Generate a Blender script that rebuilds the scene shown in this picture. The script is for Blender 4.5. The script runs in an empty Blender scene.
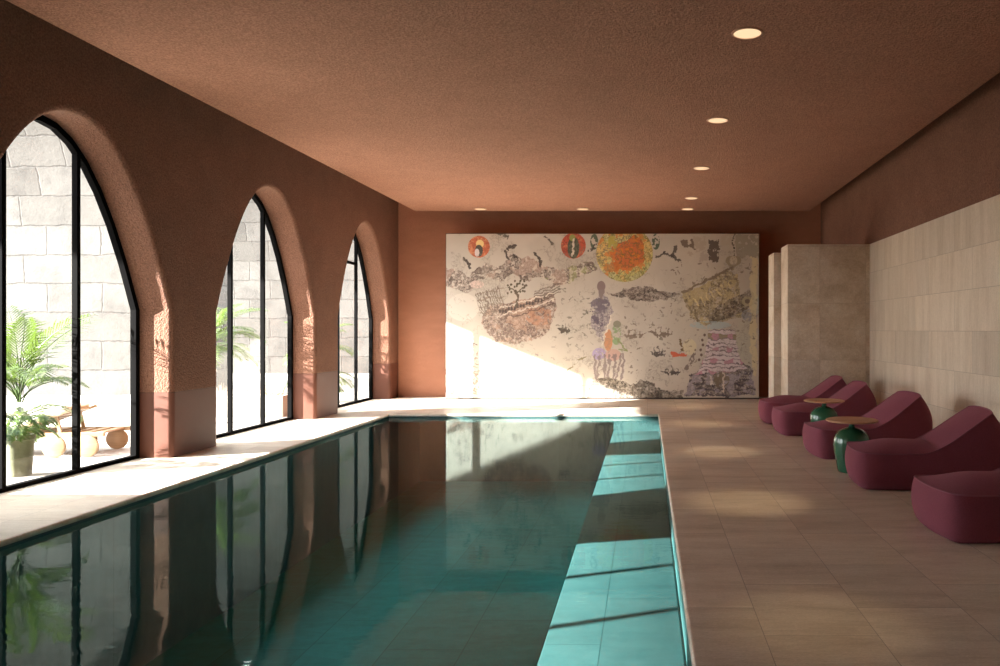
import bpy, bmesh, math, random
import numpy as np
from mathutils import Vector, Matrix
random.seed(7)
rng = np.random.default_rng(11)
scn = bpy.context.scene
COL = scn.collection
R = math.radians

# ------------------------------------------------------------------ helpers
def lin(r, g, b):
    f = lambda c: (c/255/12.92) if c/255 <= .04045 else ((c/255+.055)/1.055)**2.4
    return (f(r), f(g), f(b), 1.0)

class NT:
    """tiny node-tree helper"""
    def __init__(self, name):
        self.m = bpy.data.materials.new(name); self.m.use_nodes = True
        self.t = self.m.node_tree; self.t.nodes.clear()
        self.out = self.n('ShaderNodeOutputMaterial')
    def n(self, kind, ins=None, **props):
        nd = self.t.nodes.new(kind)
        for k, v in props.items(): setattr(nd, k, v)
        for k, v in (ins or {}).items(): self.set(nd, k, v)
        return nd
    def set(self, nd, k, v):
        s = nd.inputs[k]
        if isinstance(v, bpy.types.NodeSocket): self.t.links.new(v, s)
        else: s.default_value = v
    def surf(self, sock): self.t.links.new(sock, self.out.inputs['Surface']); return self.m
    def obj(self, scale=(1, 1, 1), loc=(0, 0, 0), rot=(0, 0, 0), kind='Object'):
        tc = self.n('ShaderNodeTexCoord')
        return self.n('ShaderNodeMapping', {'Vector': tc.outputs[kind], 'Scale': scale, 'Location': loc, 'Rotation': rot}).outputs['Vector']
    def swz(self, order, kind='Object'):
        """texture vector made of chosen axes, e.g. 'YX'"""
        tc = self.n('ShaderNodeTexCoord')
        s = self.n('ShaderNodeSeparateXYZ', {'Vector': tc.outputs[kind]})
        c = self.n('ShaderNodeCombineXYZ')
        for i, a in enumerate(order): self.t.links.new(s.outputs[a], c.inputs[i])
        return c.outputs[0]
    def noise(self, vec, scale, detail=4, rough=.55, dist=0):
        return self.n('ShaderNodeTexNoise', {'Vector': vec, 'Scale': scale, 'Detail': detail, 'Roughness': rough, 'Distortion': dist}).outputs[0]
    def ramp(self, fac, stops):
        nd = self.n('ShaderNodeValToRGB', {'Fac': fac}); cr = nd.color_ramp
        while len(cr.elements) < len(stops): cr.elements.new(.5)
        for e, (p, c) in zip(cr.elements, stops): e.position = p; e.color = c if len(c) == 4 else (*c, 1)
        return nd.outputs['Color']
    def mix(self, f, a, b, mode='MIX'):
        nd = self.n('ShaderNodeMix', data_type='RGBA', blend_type=mode)
        self.set(nd, 0, f); self.set(nd, 6, a); self.set(nd, 7, b)
        return nd.outputs[2]
    def math(self, op, a, b=0.0):
        nd = self.n('ShaderNodeMath', operation=op); self.set(nd, 0, a); self.set(nd, 1, b); return nd.outputs[0]
    def bump(self, h, strength, dist=.01, normal=None):
        d = {'Height': h, 'Strength': strength, 'Distance': dist}
        if normal: d['Normal'] = normal
        return self.n('ShaderNodeBump', d).outputs[0]
    def bsdf(self, col, rough=.6, normal=None, **kw):
        nd = self.n('ShaderNodeBsdfPrincipled', {'Base Color': col, 'Roughness': rough})
        if normal: self.set(nd, 'Normal', normal)
        for k, v in kw.items(): self.set(nd, k, v)
        return self.surf(nd.outputs[0])

def simple(name, col, rough=.5, metal=0.0, **kw):
    return NT(name).bsdf(col, rough, None, Metallic=metal, **kw)

def mesh_obj(name, verts, faces, mats, parent=None, smooth=False, midx=None, angle=None, uv=None):
    me = bpy.data.meshes.new(name); me.from_pydata([tuple(v) for v in verts], [], faces); me.update()
    for m in (mats if isinstance(mats, (list, tuple)) else [mats]): me.materials.append(m)
    if midx:
        for p, i in zip(me.polygons, midx): p.material_index = i
    if smooth:
        for p in me.polygons: p.use_smooth = True
        if angle: me.set_sharp_from_angle(angle=R(angle))
    if uv:
        l = me.uv_layers.new(name='UVMap')
        for lp in me.loops: l.data[lp.index].uv = uv[lp.vertex_index]
    o = bpy.data.objects.new(name, me); COL.objects.link(o)
    if parent: o.parent = parent
    return o

def bm_obj(name, bm, mats, parent=None, smooth=False, angle=40):
    bmesh.ops.recalc_face_normals(bm, faces=bm.faces)
    me = bpy.data.meshes.new(name); bm.to_mesh(me); bm.free()
    for m in (mats if isinstance(mats, (list, tuple)) else [mats]): me.materials.append(m)
    if smooth:
        for p in me.polygons: p.use_smooth = True
        me.set_sharp_from_angle(angle=R(angle))
    o = bpy.data.objects.new(name, me); COL.objects.link(o)
    if parent: o.parent = parent
    return o

def add_box(bm, lo, hi, bevel=0, seg=2, mat=None):
    r = bmesh.ops.create_cube(bm, size=1)
    c = [(a+b)/2 for a, b in zip(lo, hi)]; s = [abs(b-a) for a, b in zip(lo, hi)]
    for v in r['verts']: v.co = Vector((v.co.x*s[0]+c[0], v.co.y*s[1]+c[1], v.co.z*s[2]+c[2]))
    if mat is not None:
        for v in r['verts']: v.co = mat @ v.co
    if bevel:
        es = list({e for v in r['verts'] for e in v.link_edges})
        bmesh.ops.bevel(bm, geom=es, offset=bevel, segments=seg, profile=.5, affect='EDGES')

def box_obj(name, lo, hi, mats, parent=None, bevel=0):
    bm = bmesh.new(); add_box(bm, lo, hi, bevel)
    return bm_obj(name, bm, mats, parent, smooth=bevel > 0)

def add_lathe(bm, prof, c=(0, 0, 0), seg=48):
    rings = []
    for r, z in prof:
        if r < 1e-6: rings.append([bm.verts.new((c[0], c[1], c[2]+z))])
        else: rings.append([bm.verts.new((c[0]+r*math.cos(2*math.pi*k/seg), c[1]+r*math.sin(2*math.pi*k/seg), c[2]+z)) for k in range(seg)])
    for a, b in zip(rings, rings[1:]):
        for k in range(seg):
            j = (k+1) % seg
            if len(a) == 1 and len(b) == 1: continue
            if len(a) == 1: bm.faces.new((a[0], b[j], b[k]))
            elif len(b) == 1: bm.faces.new((a[k], a[j], b[0]))
            else: bm.faces.new((a[k], a[j], b[j], b[k]))

def add_tube(bm, pts, r, seg=6, closed=False):
    pts = [Vector(p) for p in pts]; n = len(pts); rings = []
    for i, p in enumerate(pts):
        a = pts[(i-1) % n] if (closed or i) else p; b = pts[(i+1) % n] if (closed or i < n-1) else p
        t = (b-a).normalized(); up = Vector((0, 0, 1)) if abs(t.z) < .95 else Vector((1, 0, 0))
        u = t.cross(up).normalized(); w = t.cross(u)
        rr = r(i/(n-1)) if callable(r) else r
        rings.append([bm.verts.new(p+(u*math.cos(2*math.pi*k/seg)+w*math.sin(2*math.pi*k/seg))*rr) for k in range(seg)])
    m = n if closed else n-1
    for i in range(m):
        a, b = rings[i], rings[(i+1) % n]
        for k in range(seg): bm.faces.new((a[k], a[(k+1) % seg], b[(k+1) % seg], b[k]))
    if not closed: bm.faces.new(rings[0]); bm.faces.new(rings[-1])

def struct(o): o['kind'] = 'structure'; return o
def tag(o, label, cat, group=None, kind=None):
    o['label'] = label; o['category'] = cat
    if group: o['group'] = group
    if kind: o['kind'] = kind
    return o
def empty(name, loc, rz=0):
    o = bpy.data.objects.new(name, None); COL.objects.link(o); o.location = loc; o.rotation_euler = (0, 0, rz); o.empty_display_size = .1
    return o
def copy_tree(o, parent=None):
    c = o.copy(); COL.objects.link(c)
    if parent: c.parent = parent
    for ch in [x for x in bpy.data.objects if x.parent == o and x != c]: copy_tree(ch, c)
    return c

# ------------------------------------------------------------------ dimensions (metres)
XI, XF, XO = -5.93, -6.37, -6.42          # left wall: room face, window plane, outer face
YB, YN = 18.4, -11.0                        # far and near end walls
XR, XS = 4.16, 4.08                        # right wall, stone cladding face
HC, HU = 4.37, 4.75                        # hanging ceiling, upper ceiling
HS = 3.17                                  # top of the stone cladding
PX0, PX1, PY0, PY1 = -4.90, .22, -1.2, 14.67
WATER, LEDGE, DEPTH = -.066, -.32, -1.68
AW0, SPR, RISE, EXPO = 1.575, 1.85, 2.01, 2.1   # arch half width, springing, rise, curve
ARCHES = [(3.12, 1.64), (8.05, AW0), (12.23, AW0), (16.33, 1.50)]   # centre, half width
DADO = .82

# ------------------------------------------------------------------ materials
def plaster(name, c1, c2, strength=.55, scale=70, stretch=(1, 1, 1)):
    t = NT(name); v = t.obj(stretch)
    n1 = t.noise(v, scale, 3, .6); n2 = t.noise(v, 2.2, 5, .6); n3 = t.noise(v, scale*.5, 2, .5)
    col = t.mix(t.ramp(n2, [(.3, (0, 0, 0)), (.7, (1, 1, 1))]), c1, c2)
    sp = t.ramp(n1, [(.36, (.66, .63, .60)), (.64, (1.16, 1.16, 1.16))])
    col = t.mix(1.0, col, sp, 'MULTIPLY')
    h = t.math('ADD', n1, t.math('MULTIPLY', n3, .9))
    return t.bsdf(col, .92, t.bump(h, strength, .02))
M = {}
M['plaster'] = plaster('terracotta_plaster_darkened', lin(119, 80, 61), lin(129, 89, 69), .55, 54)  # wall plaster, darkened in colour to hold the room's shade
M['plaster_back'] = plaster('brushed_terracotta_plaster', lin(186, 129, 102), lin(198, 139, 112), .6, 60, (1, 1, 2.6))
M['ceiling'] = plaster('terracotta_plaster_lightened', lin(176, 126, 102), lin(184, 133, 109), .7, 58)  # same plaster as the walls, lightened to carry bounced light

def dado_mat():
    t = NT('polished_terracotta_dado'); v = t.obj()
    n = t.noise(v, 3, 5, .6); f = t.noise(v, 25, 3, .5)
    col = t.mix(n, lin(90, 53, 40), lin(102, 62, 47))
    z = t.n('ShaderNodeSeparateXYZ', {'Vector': v}).outputs['Z']
    joint = t.math('GREATER_THAN', z, DADO-.008)
    col = t.mix(joint, col, lin(70, 38, 26))
    return t.bsdf(col, .55, t.bump(f, .06, .01), **{'Specular IOR Level': .3})
M['dado'] = dado_mat()

def stone_tiles(name, axes, bw, rh, shift, grain_axis, base, dark, light, mortar, rough=.42, vein=None, off=.5, spread=.25, mort=.003):
    """travertine slabs: brick joints + directional bands + pores"""
    t = NT(name); uv = t.swz(axes)
    uvs = t.n('ShaderNodeMapping', {'Vector': uv, 'Location': (*shift, 0)}).outputs[0]
    bk = t.n('ShaderNodeTexBrick', {'Vector': uvs, 'Color1': (0, 0, 0, 1), 'Color2': (1, 1, 1, 1), 'Mortar': (.5, .5, .5, 1),
             'Scale': 1.0, 'Mortar Size': mort, 'Mortar Smooth': .15, 'Bias': 0.0, 'Brick Width': bw, 'Row Height': rh})
    bk.offset = off; bk.offset_frequency = 2; bk.squash = 1
    # every slab gets its own piece of the stone
    sh = t.n('ShaderNodeVectorMath', operation='SCALE'); t.set(sh, 0, bk.outputs['Color']); t.set(sh, 'Scale', 7.3)
    ob = t.obj(grain_axis)
    add = t.n('ShaderNodeVectorMath', operation='ADD'); t.set(add, 0, ob); t.set(add, 1, sh.outputs[0])
    band = t.noise(add.outputs[0], 1.0, 6, .62, .3)
    fine = t.noise(t.obj(tuple(g*3.2 for g in grain_axis)), 3.0, 5, .7)
    cloud = t.noise(add.outputs[0], .33, 3, .5)
    col = t.ramp(band, [(.28, dark), (.5, base), (.72, light)])
    col = t.mix(.35, col, t.ramp(fine, [(.3, dark), (.7, light)]))
    var = t.ramp(bk.outputs['Color'], [(0, (1-spread*.55,)*3), (1, (1+spread*.3,)*3)])
    col = t.mix(1.0, col, var, 'MULTIPLY')
    col = t.mix(1.0, col, t.ramp(t.noise(t.obj((1, 2.2, 1)), 55, 3, .7), [(.3, (.84, .83, .82)), (.7, (1.08, 1.08, 1.08))]), 'MULTIPLY')
    pore = t.noise(t.obj(tuple(g*1.0 for g in grain_axis)), 22, 2, .5)
    col = t.mix(t.ramp(pore, [(.66, (0, 0, 0)), (.72, (.45, .45, .45))]), col, dark)
    col = t.mix(bk.outputs['Fac'], col, mortar)
    h = t.math('SUBTRACT', t.math('MULTIPLY', fine, .25), bk.outputs['Fac'])
    rg = t.ramp(cloud, [(.3, (rough-.08,)*3), (.7, (rough+.1,)*3)])
    return t.bsdf(col, rg, t.bump(h, .25, .004))
M['deck'] = stone_tiles('travertine_deck_slabs', 'YX', .81, .597, (.02, -.02), (1.2, 5.5, 1), lin(224, 209, 190), lin(190, 172, 151), lin(243, 232, 217), lin(160, 146, 132), .40, mort=.0022, spread=.14)
M['coping'] = stone_tiles('travertine_coping', 'XY', 40, 1.62, (20, .01), (1.2, 5.5, 1), lin(200, 178, 158), lin(184, 160, 138), lin(214, 194, 176), lin(150, 128, 108), .36)
M['clad'] = stone_tiles('travertine_wall_slabs', 'YZ', 1.5, .5284, (.3, 0), (1, 5.0, .55), lin(218, 201, 178), lin(194, 173, 147), lin(231, 216, 196), lin(170, 152, 132), .55, off=.37, spread=.22)
M['fin'] = stone_tiles('cloudy_travertine_slabs', 'XZ', .84, 1.04, (.19, -.01), (2.2, 2.2, 2.6), lin(232, 216, 192), lin(198, 174, 142), lin(248, 238, 222), lin(190, 172, 150), .5, off=0, spread=.34)

def pool_mat(name, g):
    t = NT(name); uv = t.n('ShaderNodeMapping', {'Vector': t.swz('YX'), 'Location': (.1, .28, 0)}).outputs[0]
    bk = t.n('ShaderNodeTexBrick', {'Vector': uv, 'Color1': (0, 0, 0, 1), 'Color2': (1, 1, 1, 1), 'Scale': 1.0, 'Mortar Size': .003, 'Mortar Smooth': .1, 'Brick Width': 1.6, 'Row Height': .8})
    a = t.noise(t.obj((1.1, 4, 1)), 1.6, 7, .65, .5)
    b = t.noise(t.obj(), 9, 5, .7)
    col = t.ramp(a, [(.25, lin(52, 92, 93)), (.5, lin(66, 109, 109)), (.75, lin(82, 124, 123))])
    col = t.mix(.3, col, t.ramp(b, [(.3, lin(48, 86, 86)), (.7, lin(86, 128, 126))]))
    col = t.mix(1.0, col, t.ramp(bk.outputs['Color'], [(0, (.86, .86, .86)), (1, (1.08, 1.08, 1.08))]), 'MULTIPLY')
    col = t.mix(bk.outputs['Fac'], col, lin(20, 62, 62))
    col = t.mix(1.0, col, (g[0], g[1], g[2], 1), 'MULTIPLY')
    return t.bsdf(col, .6, t.bump(b, .15, .01))
M['pool'] = pool_mat('teal_stone_lightened', (.42, 1.42, 1.45)); M['pool_darkened'] = pool_mat('teal_stone_darkened', (.80, .47, .47))  # same teal stone: shaded floor lightened, sunlit ledge and dim walls darkened in colour

def schlick(t, f0, power=5.0):
    lw = t.n('ShaderNodeLayerWeight', {'Blend': .5})
    return t.math('ADD', t.math('MULTIPLY', t.math('POWER', lw.outputs['Facing'], power), 1-f0), f0), lw
def water_mat():
    t = NT('pool_water_surface')
    w1 = t.noise(t.obj((1.0, 2.6, 1)), 4.5, 2, .5); w2 = t.noise(t.obj((1, 1.6, 1)), 30, 2, .5)
    bmp = t.bump(t.math('ADD', w1, t.math('MULTIPLY', w2, .05)), .06, .012)
    lw = t.n('ShaderNodeLayerWeight', {'Blend': .5}); f = t.math('ADD', t.math('MULTIPLY', t.math('POWER', lw.outputs['Facing'], 2.0), .18), .028)
    t.set(lw, 'Normal', bmp)
    tr = t.n('ShaderNodeBsdfTransparent', {'Color': (.64, .92, .915, 1)})
    gl = t.n('ShaderNodeBsdfGlossy', {'Color': (.76, .90, .87, 1), 'Roughness': .0, 'Normal': bmp})
    mx = t.n('ShaderNodeMixShader', {0: f}); t.set(mx, 1, tr.outputs[0]); t.set(mx, 2, gl.outputs[0])
    return t.surf(mx.outputs[0])
M['water'] = water_mat()
def glass_mat():
    t = NT('window_glass'); f, lw = schlick(t, .04)
    tr = t.n('ShaderNodeBsdfTransparent', {'Color': (.97, .985, .98, 1)})
    gl = t.n('ShaderNodeBsdfGlossy', {'Color': (1, 1, 1, 1), 'Roughness': .0})
    mx = t.n('ShaderNodeMixShader', {0: f}); t.set(mx, 1, tr.outputs[0]); t.set(mx, 2, gl.outputs[0])
    return t.surf(mx.outputs[0])
M['glass'] = glass_mat()
M['steel'] = simple('black_painted_steel', lin(9, 8, 8), .9, 0.0, **{'Specular IOR Level': .05})

def block_mat():
    t = NT('weathered_pale_stone_blocks'); tc = t.n('ShaderNodeTexCoord')
    uv = tc.outputs['UV']
    wob = t.noise(uv, 1.3, 3, .6)
    sc = t.n('ShaderNodeVectorMath', operation='SCALE'); t.set(sc, 0, t.n('ShaderNodeCombineXYZ', {0: wob, 1: wob}).outputs[0]); t.set(sc, 'Scale', .16)
    ad = t.n('ShaderNodeVectorMath', operation='ADD'); t.set(ad, 0, uv); t.set(ad, 1, sc.outputs[0])
    bk = t.n('ShaderNodeTexBrick', {'Vector': ad.outputs[0], 'Color1': (0, 0, 0, 1), 'Color2': (1, 1, 1, 1), 'Scale': 1.0, 'Mortar Size': .024, 'Mortar Smooth': .5, 'Brick Width': 1.35, 'Row Height': .72})
    bk.offset = .43
    n1 = t.noise(uv, 1.2, 7, .7); n2 = t.noise(uv, 9, 5, .7)
    col = t.ramp(n1, [(.25, lin(50, 47, 44)), (.5, lin(71, 68, 64)), (.8, lin(81, 78, 74))])
    col = t.mix(1.0, col, t.ramp(bk.outputs['Color'], [(0, (.80, .78, .75)), (1, (1.08, 1.08, 1.08))]), 'MULTIPLY')
    pit = t.noise(uv, 5.5, 4, .75)
    col = t.mix(t.ramp(pit, [(.66, (0, 0, 0)), (.74, (.8, .8, .8))]), col, lin(30, 25, 22))
    brk = t.math('MULTIPLY', bk.outputs['Fac'], t.ramp(n2, [(.42, (.05, .05, .05)), (.62, (.75, .75, .75))]))
    col = t.mix(brk, col, lin(26, 21, 18))
    h = t.math('SUBTRACT', t.math('MULTIPLY', n2, .5), bk.outputs['Fac'])
    return t.bsdf(col, .9, t.bump(h, .5, .04))
M['block'] = block_mat()
def ground_mat():
    t = NT('pale_courtyard_paving'); n = t.noise(t.obj(), 2.5, 6, .6)
    return t.bsdf(t.ramp(n, [(.3, lin(136, 130, 122)), (.7, lin(150, 144, 136))]), .8)
M['ground'] = ground_mat()

def fabric():
    t = NT('burgundy_woven_fabric'); v = t.obj()
    w1 = t.n('ShaderNodeTexWave', {'Vector': t.obj((1, 1, .02)), 'Scale': 90, 'Distortion': .6, 'Detail': 1}, bands_direction='X').outputs[1]
    n = t.noise(v, 160, 2, .6); m = t.noise(v, 4, 4, .6)
    col = t.mix(m, lin(124, 58, 73), lin(135, 66, 82))
    col = t.mix(1.0, col, t.ramp(n, [(.3, (.82, .82, .82)), (.7, (1.1, 1.1, 1.1))]), 'MULTIPLY')
    return t.bsdf(col, .9, t.bump(t.math('ADD', n, t.math('MULTIPLY', w1, .3)), .25, .004), **{'Sheen Weight': .25, 'Sheen Roughness': .5, 'Sheen Tint': lin(190, 120, 140)})
M['fabric'] = fabric()
M['piping'] = simple('burgundy_piping_cord', lin(140, 80, 95), .8)
def ceramic():
    t = NT('glazed_green_ceramic'); n = t.noise(t.obj(), 6, 4, .6)
    return t.bsdf(t.mix(n, lin(36, 88, 62), lin(52, 108, 80)), .1, t.bump(t.noise(t.obj(), 18, 2), .03, .01), **{'Coat Weight': .3})
M['green'] = ceramic()
def wood(name, a, b, sc=(1, 14, 14)):
    t = NT(name); n = t.noise(t.obj(sc), 2.0, 6, .6, .6)
    return t.bsdf(t.ramp(n, [(.3, a), (.7, b)]), .45)
M['wood'] = wood('tan_oak', lin(190, 142, 106), lin(214, 168, 130))
M['teak'] = wood('pale_teak', lin(140, 114, 82), lin(158, 134, 102))
M['cushion'] = simple('white_outdoor_canvas', lin(226, 222, 214), .9)
M['trimwhite'] = simple('beige_metal_trim', lin(196, 150, 120), .5, .2)
def emis(name, col, s):
    t = NT(name); e = t.n('ShaderNodeEmission', {'Color': col, 'Strength': s}); return t.surf(e.outputs[0])
M['lens'] = emis('warm_lamp_lens', lin(255, 214, 168), .92)
def leafm():
    t = NT('palm_leaf_green'); n = t.noise(t.obj(), 5, 3, .6)
    col = t.ramp(n, [(.3, lin(52, 74, 30)), (.7, lin(86, 106, 52))])
    p = t.n('ShaderNodeBsdfPrincipled', {'Base Color': col, 'Roughness': .45})
    tl = t.n('ShaderNodeBsdfTranslucent', {'Color': lin(84, 104, 40)})
    mx = t.n('ShaderNodeMixShader', {0: .35}); t.set(mx, 1, p.outputs[0]); t.set(mx, 2, tl.outputs[0])
    return t.surf(mx.outputs[0])
M['leaf'] = leafm()
M['trunk'] = wood('fibrous_palm_trunk', lin(96, 78, 54), lin(134, 112, 82), (8, 8, 30))
def pot():
    t = NT('mossy_olive_pot_glaze'); n = t.noise(t.obj(), 7, 5, .65)
    return t.bsdf(t.ramp(n, [(.3, lin(70, 72, 44)), (.6, lin(98, 98, 66)), (.8, lin(134, 130, 100))]), .6, t.bump(n, .2, .02))
M['pot'] = pot()
M['soil'] = simple('dark_potting_soil', lin(58, 46, 36), .95)
M['backing'] = simple('dark_stained_panel_edge', lin(44, 30, 24), .5)

# ------------------------------------------------------------------ left wall with arched openings
def curve_h(u, rise=RISE): return SPR + rise*(1-abs(u)**EXPO)
NU = 36
US = [math.copysign(1-(1-abs(s))**1.0, s) for s in np.linspace(-1, 1, NU+1)]
def outline(arch, off):
    """(y, h) points of an opening from near foot over the crown to far foot"""
    c, a = arch[0], arch[1]+off
    pts = [(c-a, 0), (c-a, DADO), (c-a, 1.3)]
    pts += [(c+u*a, curve_h(u, RISE+off)) for u in US]
    pts += [(c+a, 1.3), (c+a, DADO), (c+a, 0)]
    return pts

def build_left_wall():
    V, F, I = [], [], []
    def vert(x, y, z): V.append((x, y, z)); return len(V)-1
    def face(ids, m): F.append(ids); I.append(m)
    rb = .06; nb = 6
    def facade(x, off, flip):
        edges = [YN-.2]
        for c, aw in ARCHES: edges += [c-aw-off, c+aw+off]
        edges.append(YB+.0 if not flip else YB+.3)
        for k in range(0, len(edges), 2):       # piers
            y0, y1 = edges[k], edges[k+1]
            for z0, z1, m in ((0, DADO, 1), (DADO, HU, 0)):
                q = [vert(x, y0, z0), vert(x, y1, z0), vert(x, y1, z1), vert(x, y0, z1)]
                face(q if not flip else q[::-1], m if not flip else 0)
        for c in ARCHES:
            pts = [p for p in outline(c, off)][3:-3]
            for (ya, za), (yb, zb) in zip(pts, pts[1:]):
                q = [vert(x, ya, za), vert(x, yb, zb), vert(x, yb, HU), vert(x, ya, HU)]
                face(q if not flip else q[::-1], 0)
    facade(XI, rb, False); facade(XO, 0, True)
    nflat = len(F)
    for c in ARCHES:
        rings = []
        for k in range(nb+1):
            t = k/nb*math.pi/2
            off = rb*(1-math.sin(t)); x = XI-rb*(1-math.cos(t))
            rings.append([vert(x, y, z) for y, z in outline(c, off)])
        n_bev = len(rings)
        rings.append([vert(XO, y, z) for y, z in outline(c, 0)])
        for ra, rb_ in zip(rings, rings[1:]):
            for j in range(len(ra)-1):
                m = 1 if j in (0, len(ra)-2) else 0
                face([ra[j], ra[j+1], rb_[j+1], rb_[j]], m)
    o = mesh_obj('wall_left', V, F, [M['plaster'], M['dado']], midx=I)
    for p in o.data.polygons[nflat:]: p.use_smooth = True
    o.data.set_sharp_from_angle(angle=R(32))
    return struct(o)
build_left_wall()

def window(n, c, AW, transom=False):
    root = struct(empty('window_%d' % n, (XF, c, 0)))
    fw, d = .072, .035
    def loop(off, bot):
        a = AW-off
        return [(-a, bot), (-a, .9)] + [(u*a, curve_h(u, RISE-off)) for u in np.linspace(-1, 1, 15)] + [(a, .9), (a, bot)]
    A, B = loop(.0, .0), loop(fw, .045)
    V, F = [], []
    n_ = len(A)
    for x in (-d, d):
        for L in (A, B): V += [(x, y, z) for y, z in L]
    for j in range(n_):
        k = (j+1) % n_
        F += [[j, k, n_+k, n_+j], [2*n_+j, 3*n_+j, 3*n_+k, 2*n_+k], [j, 2*n_+j, 2*n_+k, k], [n_+j, n_+k, 3*n_+k, 3*n_+j]]
    mesh_obj('window_frame', V, F, M['steel'], root)
    mw = .026; ys = [-.45, .55]
    def top(y): return curve_h(max(-1, min(1, y/(AW-fw))), RISE-fw)
    for y in ys: box_obj('mullion', (-.03, y-mw, .03), (.03, y+mw, top(y)+.02), M['steel'], root)
    if transom:
        box_obj('transom', (-.03, ys[0], 3.02), (.03, ys[1], 3.075), M['steel'], root)
    lim = [-(AW-fw), ys[0], ys[1], AW-fw]
    for k in range(3):
        yy = np.linspace(lim[k], lim[k+1], 15)
        V = [(0, y, .03) for y in yy] + [(0, y, top(y)+.01) for y in yy]
        F = [[i, i+1, 16+i, 15+i] for i in range(14)]
        mesh_obj('glass_pane', V, F, M['glass'], root)
for n, (c, aw) in enumerate(reversed(ARCHES), 1): window(n, c, aw, transom=(n == 1))

# ------------------------------------------------------------------ other walls, ceilings
struct(box_obj('wall_back', (XO, YB, -.1), (XR+.3, YB+.3, HU), M['plaster_back']))
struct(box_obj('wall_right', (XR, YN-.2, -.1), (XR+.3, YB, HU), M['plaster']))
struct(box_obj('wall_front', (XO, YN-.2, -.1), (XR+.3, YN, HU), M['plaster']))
struct(box_obj('ceiling_upper', (XO, YN-.2, HU), (XR+.3, YB+.3, HU+.25), M['ceiling']))
struct(box_obj('ceiling', (-5.40, YN, HC), (3.81, 17.95, HC+.16), M['ceiling'], bevel=.02))
struct(box_obj('wall_right_cladding', (XS, 2.5, 0), (XR, 14.78, HS), M['clad'], bevel=.004))
struct(box_obj('partition_1', (2.58, 14.08, 0), (XS+.02, 14.75, HS), M['fin'], bevel=.006))
struct(box_obj('partition_2', (2.58, 15.62, 0), (XR, 16.28, HS), M['fin'], bevel=.006))

# ------------------------------------------------------------------ floor, pool
def floor():
    V, F = [], []
    cw = .16
    def rect(x0, y0, x1, y1):
        i = len(V); V.extend([(x0, y0, 0), (x1, y0, 0), (x1, y1, 0), (x0, y1, 0)]); F.append([i, i+1, i+2, i+3])
    rect(XO, YN, PX0-cw, YB); rect(PX1+cw, YN, XR, YB)
    rect(PX0-cw, PY1+cw, PX1+cw, YB); rect(PX0-cw, YN, PX1+cw, PY0-cw)
    return struct(mesh_obj('floor', V, F, M['deck']))
floor()
def coping():
    r = .028
    prof = [(.16, 0.0), (r, 0.0)] + [(r-r*math.sin(t), -r+r*math.cos(t)) for t in np.linspace(0, math.pi, 9)[1:]] + [(.05, -2*r)]
    V, F = [], []
    for o, z in prof:
        V += [(PX0-o, PY0-o, z), (PX1+o, PY0-o, z), (PX1+o, PY1+o, z), (PX0-o, PY1+o, z)]
    for i in range(len(prof)-1):
        for k in range(4):
            j = (k+1) % 4
            F.append([4*i+k, 4*i+j, 4*i+4+j, 4*i+4+k])
    return struct(mesh_obj('pool_coping', V, F, M['deck'], smooth=True, angle=35))
coping()
def basin():
    i_ = .012
    x0, x1, y0, y1 = PX0-i_, PX1+i_, PY0-i_, PY1+2.0  # basin runs on under the deck, added so its end stays dark
    V = [(x0, y0, -.05), (x1, y0, -.05), (x1, y1, -.05), (x0, y1, -.05), (x0, y0, DEPTH), (x1, y0, DEPTH), (x1, y1, DEPTH), (x0, y1, DEPTH)]
    F = [[4, 5, 6, 7], [0, 4, 7, 3], [1, 2, 6, 5], [0, 1, 5, 4], [3, 7, 6, 2]]
    return struct(mesh_obj('pool_basin', V, F, [M['pool'], M['pool_darkened']], midx=[0, 1, 1, 1, 1]))
basin()
struct(box_obj('added_sun_ledge', (-.63, PY0-.01, DEPTH), (PX1+.01, PY1+.01, LEDGE), M['pool_darkened'], bevel=.015))  # added shelf; its edge stands in for the coping's shadow line
struct(box_obj('added_ledge_end', (-.63, PY1+.012, LEDGE-.1), (PX1+.011, PY1+1.99, -.052), M['pool_darkened']))  # added block closing the added shelf at the far end
struct(box_obj('added_undercut_roof', (PX0-.01, PY1+.012, -.16), (-.631, PY1+1.99, -.052), M['pool_darkened']))  # added cover over the undercut that keeps the far end dark
w = mesh_obj('pool_water', [(PX0-.012, PY0-.012, WATER), (PX1+.012, PY0-.012, WATER), (PX1+.012, PY1+.012, WATER), (PX0-.012, PY1+.012, WATER)], [[0, 1, 2, 3]], M['water'])
tag(w, 'still dark teal water filling the long indoor pool', 'water', kind='stuff')

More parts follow.
